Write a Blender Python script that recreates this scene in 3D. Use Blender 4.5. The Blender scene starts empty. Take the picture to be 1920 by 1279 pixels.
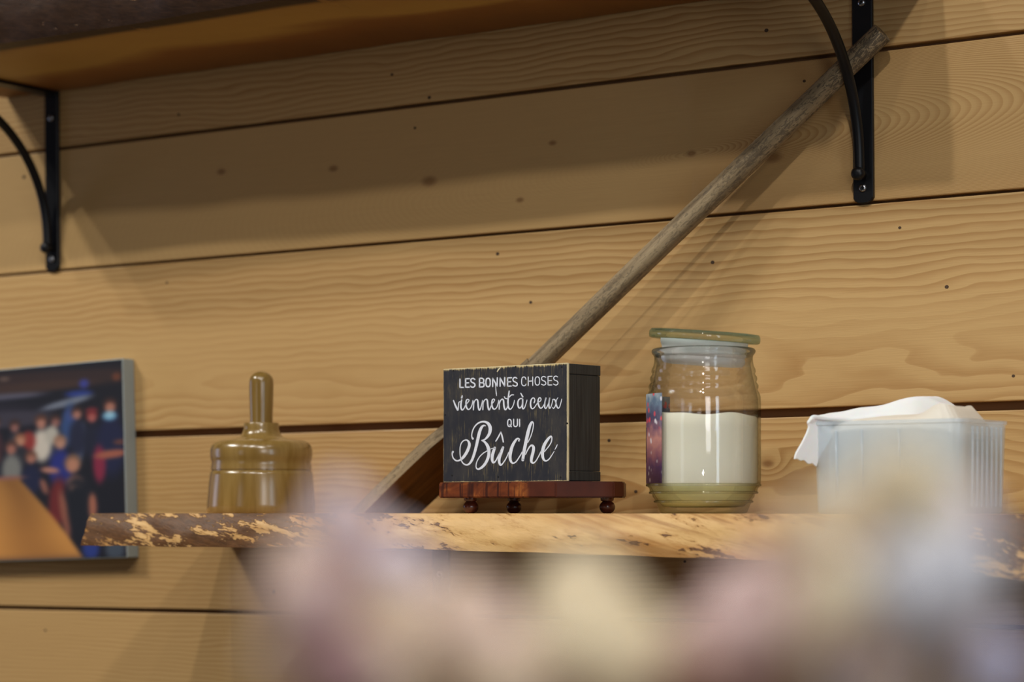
import bpy, bmesh, math, random
import numpy as np
from mathutils import Vector, Matrix, noise
random.seed(7)
R = math.radians
C = bpy.context.scene.collection
sc = bpy.context.scene

# ------------------------------------------------------------------ camera
EYE = 1.50                      # eye height, 1.5 mm above the lower shelf
L = 2.10                        # camera to wall
TH = R(33.0)                    # camera turned to the left
F = 4533.0                      # focal length in pixels of a 1920 px wide frame
CAM = Vector((0, -L, EYE))
DV = Vector((-math.sin(TH), math.cos(TH), 0))
RV = Vector((math.cos(TH), math.sin(TH), 0))
cam = bpy.data.cameras.new('camera'); camo = bpy.data.objects.new('camera', cam); C.objects.link(camo)
camo.location = CAM; camo.rotation_euler = (R(90), 0, TH)
cam.sensor_width = 36; cam.lens = F/1920*36
cam.shift_y = (960-639.5)/1920
cam.clip_start = .05
cam.dof.use_dof = True; cam.dof.focus_distance = 2.27; cam.dof.aperture_fstop = 4.2
sc.camera = camo

# ------------------------------------------------------------------ world + lamps
sc.view_settings.view_transform = 'Standard'; sc.view_settings.look = 'None'
sc.view_settings.exposure = 0.0; sc.view_settings.gamma = 1; sc.view_settings.use_curve_mapping = False
w = bpy.data.worlds.new('world'); sc.world = w; w.use_nodes = True
w.node_tree.nodes['Background'].inputs[0].default_value = (1, .90, .76, 1)
w.node_tree.nodes['Background'].inputs[1].default_value = .02
def lamp(name, az, el, dist, power, col=(1, .965, .90), rad=.035):
    l = bpy.data.lights.new(name, 'POINT'); l.energy = power*1.38; l.color = col; l.shadow_soft_size = rad
    o = bpy.data.objects.new(name, l); C.objects.link(o)
    a, e = R(az), R(el)
    o.location = Vector((-1.45, -.1, 1.75)) + dist*Vector((math.sin(a)*math.cos(e), -math.cos(a)*math.cos(e), math.sin(e)))
for az, el, ds, p in [(-53, 36, 3.1, 34), (-48, 37.5, 3.0, 33), (-43.5, 36, 3.0, 33), (-38, 38, 2.9, 27),
                      (-9, 41, 3.0, 24), (11, 41, 3.0, 54), (30, 40, 3.0, 14), (58, 43, 2.8, 10)]:
    lamp('ceiling_or_fill_lamp', az, el, ds, p)
flower_fill = bpy.data.lights.new('ceiling_or_fill_lamp', 'POINT'); flower_fill.energy = 62; flower_fill.color = (1, .965, .92); flower_fill.shadow_soft_size = .05  # added fill overhead to brighten the flowers, not a known ceiling lamp
lo = bpy.data.objects.new('ceiling_or_fill_lamp', flower_fill); C.objects.link(lo); lo.location = (-.05, -2.05, 3.15)
def area_light(name, loc, target, sx, sy, power, col):
    l = bpy.data.lights.new(name, 'AREA'); l.shape = 'RECTANGLE'; l.size = sx; l.size_y = sy; l.energy = power; l.color = col
    o = bpy.data.objects.new(name, l); C.objects.link(o); o.location = loc
    o.rotation_euler = (Vector(target)-Vector(loc)).to_track_quat('-Z', 'Y').to_euler()
area_light('window_or_fill_light', (1.35, -1.75, 1.80), (-.5, -1.4, 1.5), .30, 1.3, 8, (.70, .86, 1))
area_light('window_or_fill_light', (.70, -2.45, 2.0), (-.3, -1.65, 1.5), .5, .9, 9, (1, .98, .97))  # added fill for the flowers, no window known at this spot
area_light('window_or_fill_light', (-5.2, -.9, 1.7), (-1.3, 0, 1.5), .8, 1.4, 8, (.66, .72, 1))
area_light('window_or_fill_light', (-2.2, -4.6, 1.7), (-1.3, 0, 1.6), .5, 1.5, 4, (.75, .85, 1))

# ------------------------------------------------------------------ helpers
def P(px, py, z):               # a point seen at a pixel, at a depth in metres
    return CAM + DV*z + RV*((px-960)/F*z) + Vector((0, 0, (960-py)/F*z))
def Pw(px, py, o=0.0):          # a point at distance o in front of the wall
    z = (L-o)/(math.cos(TH)+(px-960)/F*math.sin(TH))
    return P(px, py, z)
def link(name, me, m=None, parent=None):
    ob = bpy.data.objects.new(name, me); C.objects.link(ob)
    if m is not None:
        for q in (m if isinstance(m, (list, tuple)) else [m]): me.materials.append(q)
    if parent: ob.parent = parent
    return ob
def obj(name, bm, m=None, parent=None, smooth=False, angle=None):
    me = bpy.data.meshes.new(name); bm.to_mesh(me); bm.free()
    if smooth:
        for p in me.polygons: p.use_smooth = True
        if angle is not None: me.set_sharp_from_angle(angle=R(angle))
    return link(name, me, m, parent)
def empty(name, loc=(0, 0, 0), rot=(0, 0, 0)):
    o = bpy.data.objects.new(name, None); C.objects.link(o); o.location = loc; o.rotation_euler = rot
    o.empty_display_size = .05
    return o
def tag(o, label, cat, group=None, kind=None):
    o['label'] = label; o['category'] = cat
    if group: o['group'] = group
    if kind: o['kind'] = kind
    return o
def box(bm, x0, x1, y0, y1, z0, z1, bev=0, seg=2):
    g = bmesh.ops.create_cube(bm, size=1)
    vs = g['verts']
    for v in vs:
        v.co = Vector(((x0+x1)/2+v.co.x*(x1-x0), (y0+y1)/2+v.co.y*(y1-y0), (z0+z1)/2+v.co.z*(z1-z0)))
    if bev:
        es = list({e for v in vs for e in v.link_edges})
        bmesh.ops.bevel(bm, geom=es, offset=bev, segments=seg, profile=.5, affect='EDGES')
def lathe(bm, prof, n=64, closed=False):
    rings = []
    for r, z in prof:
        if r < 1e-6: rings.append([bm.verts.new((0, 0, z))])
        else: rings.append([bm.verts.new((r*math.cos(2*math.pi*k/n), r*math.sin(2*math.pi*k/n), z)) for k in range(n)])
    pairs = list(zip(rings, rings[1:]))
    if closed: pairs.append((rings[-1], rings[0]))
    for a, b in pairs:
        for k in range(n):
            k2 = (k+1) % n
            if len(a) == 1 and len(b) == 1: continue
            if len(a) == 1: bm.faces.new((a[0], b[k2], b[k]))
            elif len(b) == 1: bm.faces.new((a[k], a[k2], b[0]))
            else: bm.faces.new((a[k], a[k2], b[k2], b[k]))
    bmesh.ops.recalc_face_normals(bm, faces=bm.faces[:])
def tube(bm, pts, rad, n=12, caps=True):
    pts = [Vector(p) for p in pts]
    if not isinstance(rad, (list, tuple)): rad = [rad]*len(pts)
    t = (pts[1]-pts[0]).normalized(); up = Vector((0, 0, 1)) if abs(t.z) < .9 else Vector((0, 1, 0))
    s = t.cross(up).normalized(); rings = []
    for i, p in enumerate(pts):
        t = (pts[min(i+1, len(pts)-1)]-pts[max(i-1, 0)]).normalized()
        s = (s-t*s.dot(t)).normalized(); b = t.cross(s)
        rings.append([bm.verts.new(p+rad[i]*(math.cos(2*math.pi*k/n)*s+math.sin(2*math.pi*k/n)*b)) for k in range(n)])
    for a, b in zip(rings, rings[1:]):
        for k in range(n): bm.faces.new((a[k], a[(k+1) % n], b[(k+1) % n], b[k]))
    if caps: bm.faces.new(rings[0][::-1]); bm.faces.new(rings[-1])
    bmesh.ops.recalc_face_normals(bm, faces=bm.faces[:])
def cr(pts, n=8):               # Catmull-Rom through tuples of any length
    A = [np.array(p, float) for p in pts]
    A = [2*A[0]-A[1]]+A+[2*A[-1]-A[-2]]
    out = []
    for i in range(1, len(A)-2):
        p0, p1, p2, p3 = A[i-1:i+3]
        for k in range(n):
            t = k/n
            out.append(.5*((2*p1)+(-p0+p2)*t+(2*p0-5*p1+4*p2-p3)*t*t+(-p0+3*p1-3*p2+p3)*t**3))
    out.append(A[-2]); return out

# ------------------------------------------------------------------ node helpers
class N:
    def __init__(s, name, rough=.5, **kw):
        s.m = bpy.data.materials.new(name); s.m.use_nodes = True
        s.t = s.m.node_tree; s.b = s.t.nodes['Principled BSDF']
        s.b.inputs['Roughness'].default_value = rough
        for k, v in kw.items(): s.b.inputs[k.replace('_', ' ')].default_value = v
    def node(s, ty, **kw):
        n = s.t.nodes.new(ty)
        for k, v in kw.items(): setattr(n, k, v)
        return n
    def put(s, sock, v):
        if isinstance(v, bpy.types.NodeSocket): s.t.links.new(v, sock)
        else: sock.default_value = v
    def ma(s, op, a, b=0.0, c=0.0, clamp=False):
        n = s.node('ShaderNodeMath', operation=op, use_clamp=clamp)
        s.put(n.inputs[0], a); s.put(n.inputs[1], b)
        if op in ('MULTIPLY_ADD', 'SMOOTH_MIN', 'COMPARE'): s.put(n.inputs[2], c)
        return n.outputs[0]
    def co(s): return s.node('ShaderNodeTexCoord').outputs['Object']
    def xyz(s, v):
        n = s.node('ShaderNodeSeparateXYZ'); s.put(n.inputs[0], v); return n.outputs
    def vec(s, x, y, z):
        n = s.node('ShaderNodeCombineXYZ'); s.put(n.inputs[0], x); s.put(n.inputs[1], y); s.put(n.inputs[2], z); return n.outputs[0]
    def mp(s, v, sc_=(1, 1, 1), rot=(0, 0, 0), loc=(0, 0, 0)):
        n = s.node('ShaderNodeMapping'); s.put(n.inputs[0], v)
        n.inputs[1].default_value = loc; n.inputs[2].default_value = rot; n.inputs[3].default_value = sc_; return n.outputs[0]
    def noise(s, v, scale=1, detail=2, rough=.5, dist=0):
        n = s.node('ShaderNodeTexNoise'); s.put(n.inputs['Vector'], v)
        n.inputs['Scale'].default_value = scale; n.inputs['Detail'].default_value = detail
        n.inputs['Roughness'].default_value = rough; n.inputs['Distortion'].default_value = dist
        return n.outputs['Fac']
    def ramp(s, f, stops, interp='LINEAR'):
        n = s.node('ShaderNodeValToRGB'); s.put(n.inputs[0], f); r = n.color_ramp; r.interpolation = interp
        while len(r.elements) > 1: r.elements.remove(r.elements[-1])
        for i, (p, c) in enumerate(stops):
            e = r.elements[0] if i == 0 else r.elements.new(p)
            e.position = p
            e.color = (c, c, c, 1) if isinstance(c, (int, float)) else (*c, 1)
        return n.outputs[0]
    def mix(s, f, a, b, mode='MIX'):
        n = s.node('ShaderNodeMix', data_type='RGBA', blend_type=mode)
        s.put(n.inputs[0], f)
        s.put(n.inputs[6], (*a, 1) if isinstance(a, tuple) and len(a) == 3 else a)
        s.put(n.inputs[7], (*b, 1) if isinstance(b, tuple) and len(b) == 3 else b)
        return n.outputs[2]
    def smooth(s, v, a, b):
        n = s.node('ShaderNodeMapRange', interpolation_type='SMOOTHSTEP'); s.put(n.inputs[0], v)
        n.inputs[1].default_value = a; n.inputs[2].default_value = b; return n.outputs[0]
    def col(s, c): s.put(s.b.inputs['Base Color'], (*c, 1) if isinstance(c, tuple) else c); return s
    def bump(s, h, strength=.3, dist=.001):
        n = s.node('ShaderNodeBump'); s.put(n.inputs['Height'], h); n.inputs['Strength'].default_value = strength
        n.inputs['Distance'].default_value = dist; s.t.links.new(n.outputs[0], s.b.inputs['Normal']); return s
def srgb(r, g, b):
    f = lambda c: (c/12.92 if c <= .04045 else ((c+.055)/1.055)**2.4)
    return (f(r/255), f(g/255), f(b/255))
def plain(name, c, rough=.5, **kw): return N(name, rough, **kw).col(c).m

def pine(name, z0, c, s, k, amp, light, dark, seed, knots=(), loop=None, contrast=1.0):
    """planed softwood: growth rings cut by the board, nearly parallel to x"""
    q = N(name, .42); v = q.co(); x, y, z = q.xyz(v)[:3]
    V = q.ma('SUBTRACT', z, z0)
    n1 = q.noise(q.mp(v, (2.2, 1, 7), loc=(seed*3.1, seed, seed*1.7)), 1, 2, .5)
    n1 = q.ma('MULTIPLY', q.ma('SUBTRACT', n1, .5), amp)
    n2 = q.noise(q.mp(v, (9, 1, 30), loc=(seed, 0, 0)), 1, 2, .5)
    n2 = q.ma('MULTIPLY', q.ma('SUBTRACT', n2, .5), amp*.12+.003)
    if loop:
        X0 = q.ma('SUBTRACT', x, loop[0]); X = q.ma('MAXIMUM', X0, q.ma('MULTIPLY', X0, -1.4)); X = q.ma('ADD', X, .02)
        Vk = q.ma('SUBTRACT', V, q.ma('MULTIPLY', q.ma('SUBTRACT', x, loop[0]), .06))
        qq = q.ma('DIVIDE', q.ma('ADD', q.ma('MULTIPLY', X, X), q.ma('MULTIPLY', q.ma('MULTIPLY', Vk, Vk), loop[1])), X)
        qq = q.ma('POWER', qq, .75)
        Fv = q.ma('ADD', q.ma('MULTIPLY', qq, loop[2]), q.ma('MULTIPLY', q.ma('ADD', n1, n2), loop[2]*1.0))
    else:
        a = q.ma('ADD', q.ma('MULTIPLY_ADD', x, s, c), n1)
        Fv = q.ma('MULTIPLY', q.ma('ADD', q.ma('SQRT', q.ma('ADD', q.ma('MULTIPLY', a, a), q.ma('MULTIPLY', V, V))), n2), k)
    kd = None
    for kx, kz, kr in knots:
        dx = q.ma('MULTIPLY', q.ma('SUBTRACT', x, kx), .55); dz = q.ma('SUBTRACT', z, kz)
        d = q.ma('SQRT', q.ma('ADD', q.ma('MULTIPLY', dx, dx), q.ma('MULTIPLY', dz, dz)))
        g = q.smooth(d, kr*4.5, 0); Fv = q.ma('MULTIPLY_ADD', g, 2.2, Fv)
        dk = q.smooth(d, kr*1.3, kr*.3); kd = dk if kd is None else q.ma('MAXIMUM', kd, dk)
    fr = q.ma('FRACT', Fv)
    ring = q.ramp(fr, [(0, 0), (.35, .12), (.72, .75), (.88, 1), (.96, .8), (1, 0)])
    # ring strength drifts over the board
    if loop: ring = q.ma('MULTIPLY', ring, q.ma('MULTIPLY_ADD', q.smooth(x, loop[0]-.10, loop[0]+.03), .88, .12))
    ring = q.ma('MULTIPLY', ring, q.ma('MULTIPLY_ADD', q.smooth(x, -2.0, -1.15), .65, .35))
    dr = q.noise(q.mp(v, (1.3, 1, 9), loc=(seed*5, 0, 2)), 1, 2)
    ring = q.ma('MULTIPLY', ring, q.ma('MULTIPLY', q.smooth(dr, .2, .65), contrast*1.0))
    colr = q.mix(ring, light, dark)
    fib = q.noise(q.mp(v, (14, 60, 900)), 1, 2, .6)
    colr = q.mix(q.ma('MULTIPLY', fib, .28), colr, tuple(cc*.62 for cc in dark))
    tint = q.noise(q.mp(v, (1.1, 1, 3), loc=(seed, 7, 1)), 1, 1)
    colr = q.mix(q.ma('MULTIPLY', q.smooth(tint, .4, .75), .35), colr, tuple(a*.5+b*.5 for a, b in zip(light, dark)))
    if kd is not None: colr = q.mix(q.ma('MULTIPLY', kd, .6), colr, srgb(104, 60, 26))
    q.col(colr)
    h = q.ma('ADD', q.ma('MULTIPLY', ring, -.6), q.ma('MULTIPLY', fib, .5))
    q.bump(h, .35, .0006)
    q.b.inputs['Specular IOR Level'].default_value = .35
    return q.m

# ------------------------------------------------------------------ the timber wall
wall = empty('wall_back', (L*-math.tan(TH), 0, EYE), (0, -.0074, 0)); wall['kind'] = 'structure'
WX = -L*math.tan(TH)            # wall coordinates: x along, y towards the back, z from eye height
def W(px, py, o=0.0):
    p = Pw(px, py, o); p = wall.matrix_basis.inverted() @ p; return p
LT = srgb(202, 166, 111); DK = srgb(163, 119, 67)
heights = [.63, .4331, .2894, .0933, -.1094, -.31, -.51, -.71, -.91, -1.11, -1.31, -1.485]
gaps = [.004, .0040, .0030, .0085, .0045, .004, .004, .004, .004, .004, .004, .004]
tops = [1.03, .83]+heights
gps = [.004, .004]+gaps
knot_x = W(1296, 288).x
def kn(px, py, r): p = W(px, py); return (p.x, p.z, r)
mats = {
 0: dict(z0=.7, c=.04, s=.02, k=190, amp=.05, seed=1),
 1: dict(z0=.7, c=.04, s=.02, k=190, amp=.05, seed=2),
 2: dict(z0=.36, c=.06, s=.02, k=170, amp=.10, seed=3, contrast=.9),
 3: dict(z0=W(1296, 288).z, c=.04, s=.05, k=200, amp=.02, seed=4, loop=(knot_x, 22, 95), contrast=1.05,
         knots=[kn(1296, 288, .0035), kn(1450, 295, .006), kn(805, 340, .006), kn(975, 375, .003), kn(1036, 268, .003), kn(415, 322, .004), kn(625, 316, .004)]),
 4: dict(z0=.145, c=.01, s=.03, k=125, amp=.11, seed=5.3, contrast=.8),
 5: dict(z0=.02, c=.02, s=.05, k=170, amp=.06, seed=6, contrast=.8, knots=[kn(1440, 870, .004)]),
 6: dict(z0=-.3, c=.05, s=.02, k=200, amp=.05, seed=8, contrast=.6),
}
nail_m = plain('nail_steel', srgb(70, 58, 48), .5, Metallic=.6)
hole_m = plain('nail_hole_dark', srgb(72, 52, 34), .8)
planks = []
for i in range(len(tops)-1):
    zt = tops[i]-gps[i]/2; zb = tops[i+1]+gps[i+1]/2
    pr = mats.get(i, dict(z0=(zt+zb)/2-.1, c=.05, s=.02, k=190, amp=.05, seed=i*1.3))
    a = 1+.03*math.sin(i*2.3)
    m = pine('planed_pine', pr.pop('z0'), pr.pop('c'), pr.pop('s'), pr.pop('k'), pr.pop('amp'),
             tuple(t*a for t in LT), tuple(t*a for t in DK), pr.pop('seed'), **pr)
    bm = bmesh.new(); box(bm, -2.6, 2.3, 0, .035, zb, zt, bev=.0012, seg=2)
    p = obj('plank', bm, m, wall); planks.append(p)
bm = bmesh.new(); box(bm, -2.6, 2.3, .012, .06, -1.49, 1.02)
obj('backing_board', bm, plain('backing_brown', srgb(112, 76, 44), .9), wall)
nails = [(335, 215), (778, 240), (1437, 57), (1508, 152), (933, 476), (995, 567), (1687, 427), (1775, 538),
         (313, 530), (1142, 826), (1284, 1053), (1900, 705), (1192, 922), (515, 1110), (85, 1182), (735, 140), (805, 183), (45, 332), (1336, 492)]
bmn = bmesh.new(); lathe(bmn, [(0, -.0004), (.0021, -.0004), (.0024, 0), (.0024, .002)], 12)
bmesh.ops.rotate(bmn, verts=bmn.verts[:], cent=(0, 0, 0), matrix=Matrix.Rotation(R(-90), 3, 'X'))
mn = bpy.data.meshes.new('nail'); bmn.to_mesh(mn); bmn.free(); mn.materials.append(hole_m)
for px, py in nails:
    p = W(px, py)
    idx = [i for i in range(len(tops)-1) if tops[i+1] <= p.z < tops[i]][0]
    n = bpy.data.objects.new('nail', mn); C.objects.link(n); n.parent = planks[idx]; n.location = (p.x, 0, p.z)
    f = random.uniform(.55, .9); n.scale = (f*1.2, 1, f)

fq = N('floor_oak', .5); fv = fq.co(); fq.col(fq.ramp(fq.noise(fq.mp(fv, (1, 9, 1)), 4, 3), [(.3, srgb(95, 82, 68)), (.7, srgb(120, 106, 90))]))
bm = bmesh.new(); box(bm, -4.2, 1.2, -3.2, .06, -.05, 0); fl = obj('floor', bm, fq.m); fl['kind'] = 'structure'

# ------------------------------------------------------------------ live edge shelves
def shelf_wood(name, dens_stops, light, mid, bark, rotz=0.0, x_from=-2.0, x_to=-.5, streak=1.0, under=False):
    q = N(name, .5); v = q.co(); x, y, z = q.xyz(v)[:3]
    t = q.ma('DIVIDE', q.ma('SUBTRACT', x, x_from), x_to-x_from, clamp=True)
    dens = q.ramp(t, dens_stops)
    vv = q.mp(v, (1, .5, 1), rot=(0, R(-12), 0))
    vs = q.mp(vv, (17, 6, 70))
    n1 = q.noise(vs, 1, 5, .62, .4)
    fine = q.noise(q.mp(vv, (75, 60, 330)), 1, 4, .7, .5)
    nn = q.ma('ADD', n1, q.ma('MULTIPLY', q.ma('SUBTRACT', fine, .5), .55))
    dd = q.ma('SUBTRACT', nn, q.ma('SUBTRACT', .78, q.ma('MULTIPLY', dens, .50 if under else .42)))
    mask = q.smooth(dd, -.012, .03)
    soft = q.smooth(dd, -.16, .03)
    base = q.ramp(q.noise(q.mp(vv, (5, 5, 30), loc=(2, 1, 0)), 1, 4, .6, .6), [(.30, mid), (.5, light), (.75, tuple(min(1, c*1.12) for c in light))])
    base = q.mix(q.ma('MULTIPLY', soft, .5), base, mid)
    sn = q.noise(q.mp(vv, (7, 5, 85), loc=(4, 0, 3)), 1, 3, .6, .5)
    sk = q.ma('MULTIPLY', q.smooth(sn, .47, .62), q.ma('MULTIPLY', q.smooth(t, .50, .68), .75))
    base = q.mix(q.ma('MULTIPLY', sk, streak), base, tuple(a*.55+b*.45 for a, b in zip(mid, bark)))
    base = q.mix(q.ma('MULTIPLY', fine, .30), base, tuple(c*.55 for c in mid))
    bk = q.ramp(fine, [(.32, tuple(c*.5 for c in bark)), (.6, bark), (.8, tuple(c*1.6 for c in bark))])
    if under:
        yn = q.ma('ADD', y, q.ma('MULTIPLY', q.ma('SUBTRACT', q.noise(q.mp(v, (3, 8, 8), loc=(1, 2, 3)), 1, 3, .5, .4), .5), .16))
        band = q.ramp(q.ma('MULTIPLY', yn, -4.0), [(.12, srgb(128, 82, 36)), (.36, srgb(150, 98, 42)), (.50, srgb(206, 170, 88)), (.74, srgb(190, 152, 76)), (.92, srgb(126, 84, 40))])
        base = q.mix(.75, base, band)
    # bark only on the front edge
    fr = q.smooth(y, -.205, -.222)
    q.col(q.mix(q.ma('MULTIPLY', mask, fr), base, bk))
    q.bump(q.ma('ADD', q.ma('MULTIPLY', mask, .7), q.ma('MULTIPLY', fine, .5)), .6, .0012)
    q.b.inputs['Specular IOR Level'].default_value = .35
    return q.m
def live_shelf(name, x0, x1, depth_f, thick_f, ztop, slant, mat, nx=260, ny=10, nz=8, parent=None):
    """board with a wavy natural front; the edge leans outwards towards the bottom (slant)"""
    bm = bmesh.new(); rings = []
    for i in range(nx+1):
        t = i/nx; x = x0+(x1-x0)*t; d = depth_f(x); th = thick_f(x)
        ring = [Vector((x, -.002, 0))]
        for j in range(1, ny+1): ring.append(Vector((x, -.002-(d-.002-slant)*j/ny, 0)))
        for j in range(1, nz):
            u = j/nz
            b = .0035*math.sin(math.pi*u)
            yy = -(d-slant) - slant*u - b + .0022*noise.noise(Vector((x*22, u*2.5, 3)))+.0009*noise.noise(Vector((x*90, u*9, 5)))
            ring.append(Vector((x, yy, -th*u)))
        for j in range(ny, -1, -1): ring.append(Vector((x, -.002-(d-.002)*j/ny, -th)))
        e = (1 if i == 0 else -1 if i == nx else 0)
        rings.append([bm.verts.new(p) for p in ring])
    # left end leans like the front
    for v in rings[0]: v.co.x += slant*.9*(1+v.co.z/.035)*1.0
    for a, b in zip(rings, rings[1:]):
        n = len(a)
        for k in range(n): bm.faces.new((a[k], a[(k+1) % n], b[(k+1) % n], b[k]))
    bm.faces.new(rings[0]); bm.faces.new(rings[-1][::-1])
    bmesh.ops.recalc_face_normals(bm, faces=bm.faces[:])
    o = obj(name, bm, mat, parent, smooth=True, angle=40); o.location.z = ztop
    return o
SH = EYE-.0015
m_low = shelf_wood('live_edge_lower', [(0, .84), (.10, .86), (.22, .76), (.33, .72), (.40, .50), (.48, .28), (.62, .20), (.74, .34), (.84, .30), (.92, .9), (.96, 1), (1, 1)],
                   srgb(228, 186, 122), srgb(186, 128, 62), srgb(108, 72, 40), x_from=-1.745, x_to=-.70)
def th_low(x):
    t = (x+1.73)/(1.02)
    base = .0335 if t < .4 else .0335+.0065*(t-.4)/.4
    if t > .9: base += .012*min(1, (t-.9)/.1)
    return base+.0011*noise.noise(Vector((x*14, 0, 9)))
low = live_shelf('shelf', -1.742, -.52, lambda x: .240+.002*noise.noise(Vector((x*4, 1, 1))), th_low, SH, .011, m_low)
tag(low, 'lower live-edge wooden shelf board with bark patches on its front, holding the sign and jar', 'shelf')
m_up = shelf_wood('live_edge_upper', [(0, 1), (1, 1)], srgb(190, 146, 76), srgb(140, 92, 40), srgb(60, 40, 26), x_from=-2.2, x_to=-.8, under=True, streak=0)
up = live_shelf('shelf', -2.093+.008, -.888, lambda x: .243+.010*noise.noise(Vector((x*3.2, 4, 1)))+.004*noise.noise(Vector((x*11, 4, 1))),
                lambda x: .046+.002*noise.noise(Vector((x*9, 0, 2))), .501+.046, -.014, m_up)
up.location.z = EYE+.501+.046; up.location.x = 0
up.matrix_world = Matrix.Translation(Vector((WX, 0, EYE))) @ Matrix.Rotation(-.0074, 4, 'Y') @ Matrix.Translation(Vector((-WX, 0, .547)))
tag(up, 'upper live-edge wooden shelf board seen from below at the top left', 'shelf')

# ------------------------------------------------------------------ black brackets
blk = N('black_metal', .38, Metallic=.0); blk.col((.006, .006, .007)); blk.b.inputs['Specular IOR Level'].default_value = .3; blk = blk.m
steel = plain('screw_steel', srgb(170, 172, 176), .28, Metallic=1.0)
def screw(parent, x, y, z):
    bm = bmesh.new(); lathe(bm, [(0, -.0012), (.0012, -.0012), (.0014, .0003), (.0018, .0009), (.0030, .0006), (.0038, -.0004), (.0040, -.0018), (0, -.0018)], 24)
    bmesh.ops.rotate(bm, verts=bm.verts[:], cent=(0, 0, 0), matrix=Matrix.Rotation(R(90), 3, 'X'))
    s = obj('screw', bm, steel, parent, smooth=True, angle=50); s.location = (x, y, z); return s
def bracket(loc, label, s1=.031):
    """origin at the wall, at the shelf's underside"""
    e = empty('shelf_bracket', loc, (0, -.0074, 0)); tag(e, label, 'bracket', 'black iron brackets carrying the shelves')
    H = .212; hw = .0102
    bm = bmesh.new()      # wall plate with a clipped round end
    out = [(-hw, 0), (hw, 0), (hw, -H+.0055), (hw*.82, -H+.0025), (hw*.5, -H+.0005), (0, -H), (-hw*.5, -H+.0005), (-hw*.82, -H+.0025), (-hw, -H+.0055)]
    fr = [bm.verts.new((x, -.0045, z)) for x, z in out]; bk = [bm.verts.new((x, -.0002, z)) for x, z in out]
    bm.faces.new(fr); bm.faces.new(bk[::-1])
    for k in range(len(out)): bm.faces.new((fr[k], fr[(k+1) % len(out)], bk[(k+1) % len(out)], bk[k]))
    bmesh.ops.recalc_face_normals(bm, faces=bm.faces[:])
    bmesh.ops.bevel(bm, geom=[ed for ed in bm.edges if abs(ed.verts[0].co.y-ed.verts[1].co.y) < 1e-6 and ed.verts[0].co.y < -.004], offset=.0007, segments=1, affect='EDGES')
    obj('wall_plate', bm, blk, e)
    bm = bmesh.new(); box(bm, -hw, hw, -.205, -.0045, -.0042, -.0003, bev=.0006, seg=1); obj('shelf_arm', bm, blk, e)
    pts = [(0, -.0115, -H+.030), (0, -.0115, -H+.036)]
    for k in range(25):
        a = math.pi/2*k/24
        pts.append((0, -(.0115+.165*(1-math.cos(a))), -H+.036+(H-.036-.022)*math.sin(a)))
    pts += [(0, -.188, -.0215), (0, -.192, -.0210)]
    bm = bmesh.new(); tube(bm, pts, .0052, 16); obj('curved_brace', bm, blk, e, smooth=True, angle=50)
    bm = bmesh.new(); lathe(bm, [(0, .0125), (.0035, .0120), (.0060, .0102), (.0066, .007), (.0064, .004), (.0045, .003), (.0045, -.003), (0, -.003)], 28)
    bmesh.ops.rotate(bm, verts=bm.verts[:], cent=(0, 0, 0), matrix=Matrix.Rotation(R(90), 3, 'X'))
    r = obj('rivet', bm, blk, e, smooth=True, angle=60); r.location = (0, -.0075, -H+.027)
    bm = bmesh.new(); lathe(bm, [(0, -.0255), (.0045, -.0250), (.0064, -.022), (.0064, -.018), (.0045, -.016), (.0045, -.004), (0, -.004)], 28)
    r = obj('rivet', bm, blk, e, smooth=True, angle=60); r.location = (0, -.188, 0)
    screw(e, 0, -.0056, -s1); screw(e, 0, -.0056, -H+.0145)
    return e
def wallpt(x, z): return Matrix.Translation(Vector((WX, 0, EYE))) @ Matrix.Rotation(-.0074, 4, 'Y') @ Vector((x-WX, 0, z))
bracket(wallpt(-.9635, .5005), 'black iron shelf bracket at upper right with the wooden handle tucked behind its curve', .022)
bracket(wallpt(-2.006, .5005), 'black iron shelf bracket at upper left, above the photo print')
blow = wallpt(-1.452, 0); blow.z = SH-.0345
bracket(blow, 'black iron bracket under the lower shelf, mostly hidden by blurred flowers')

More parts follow.
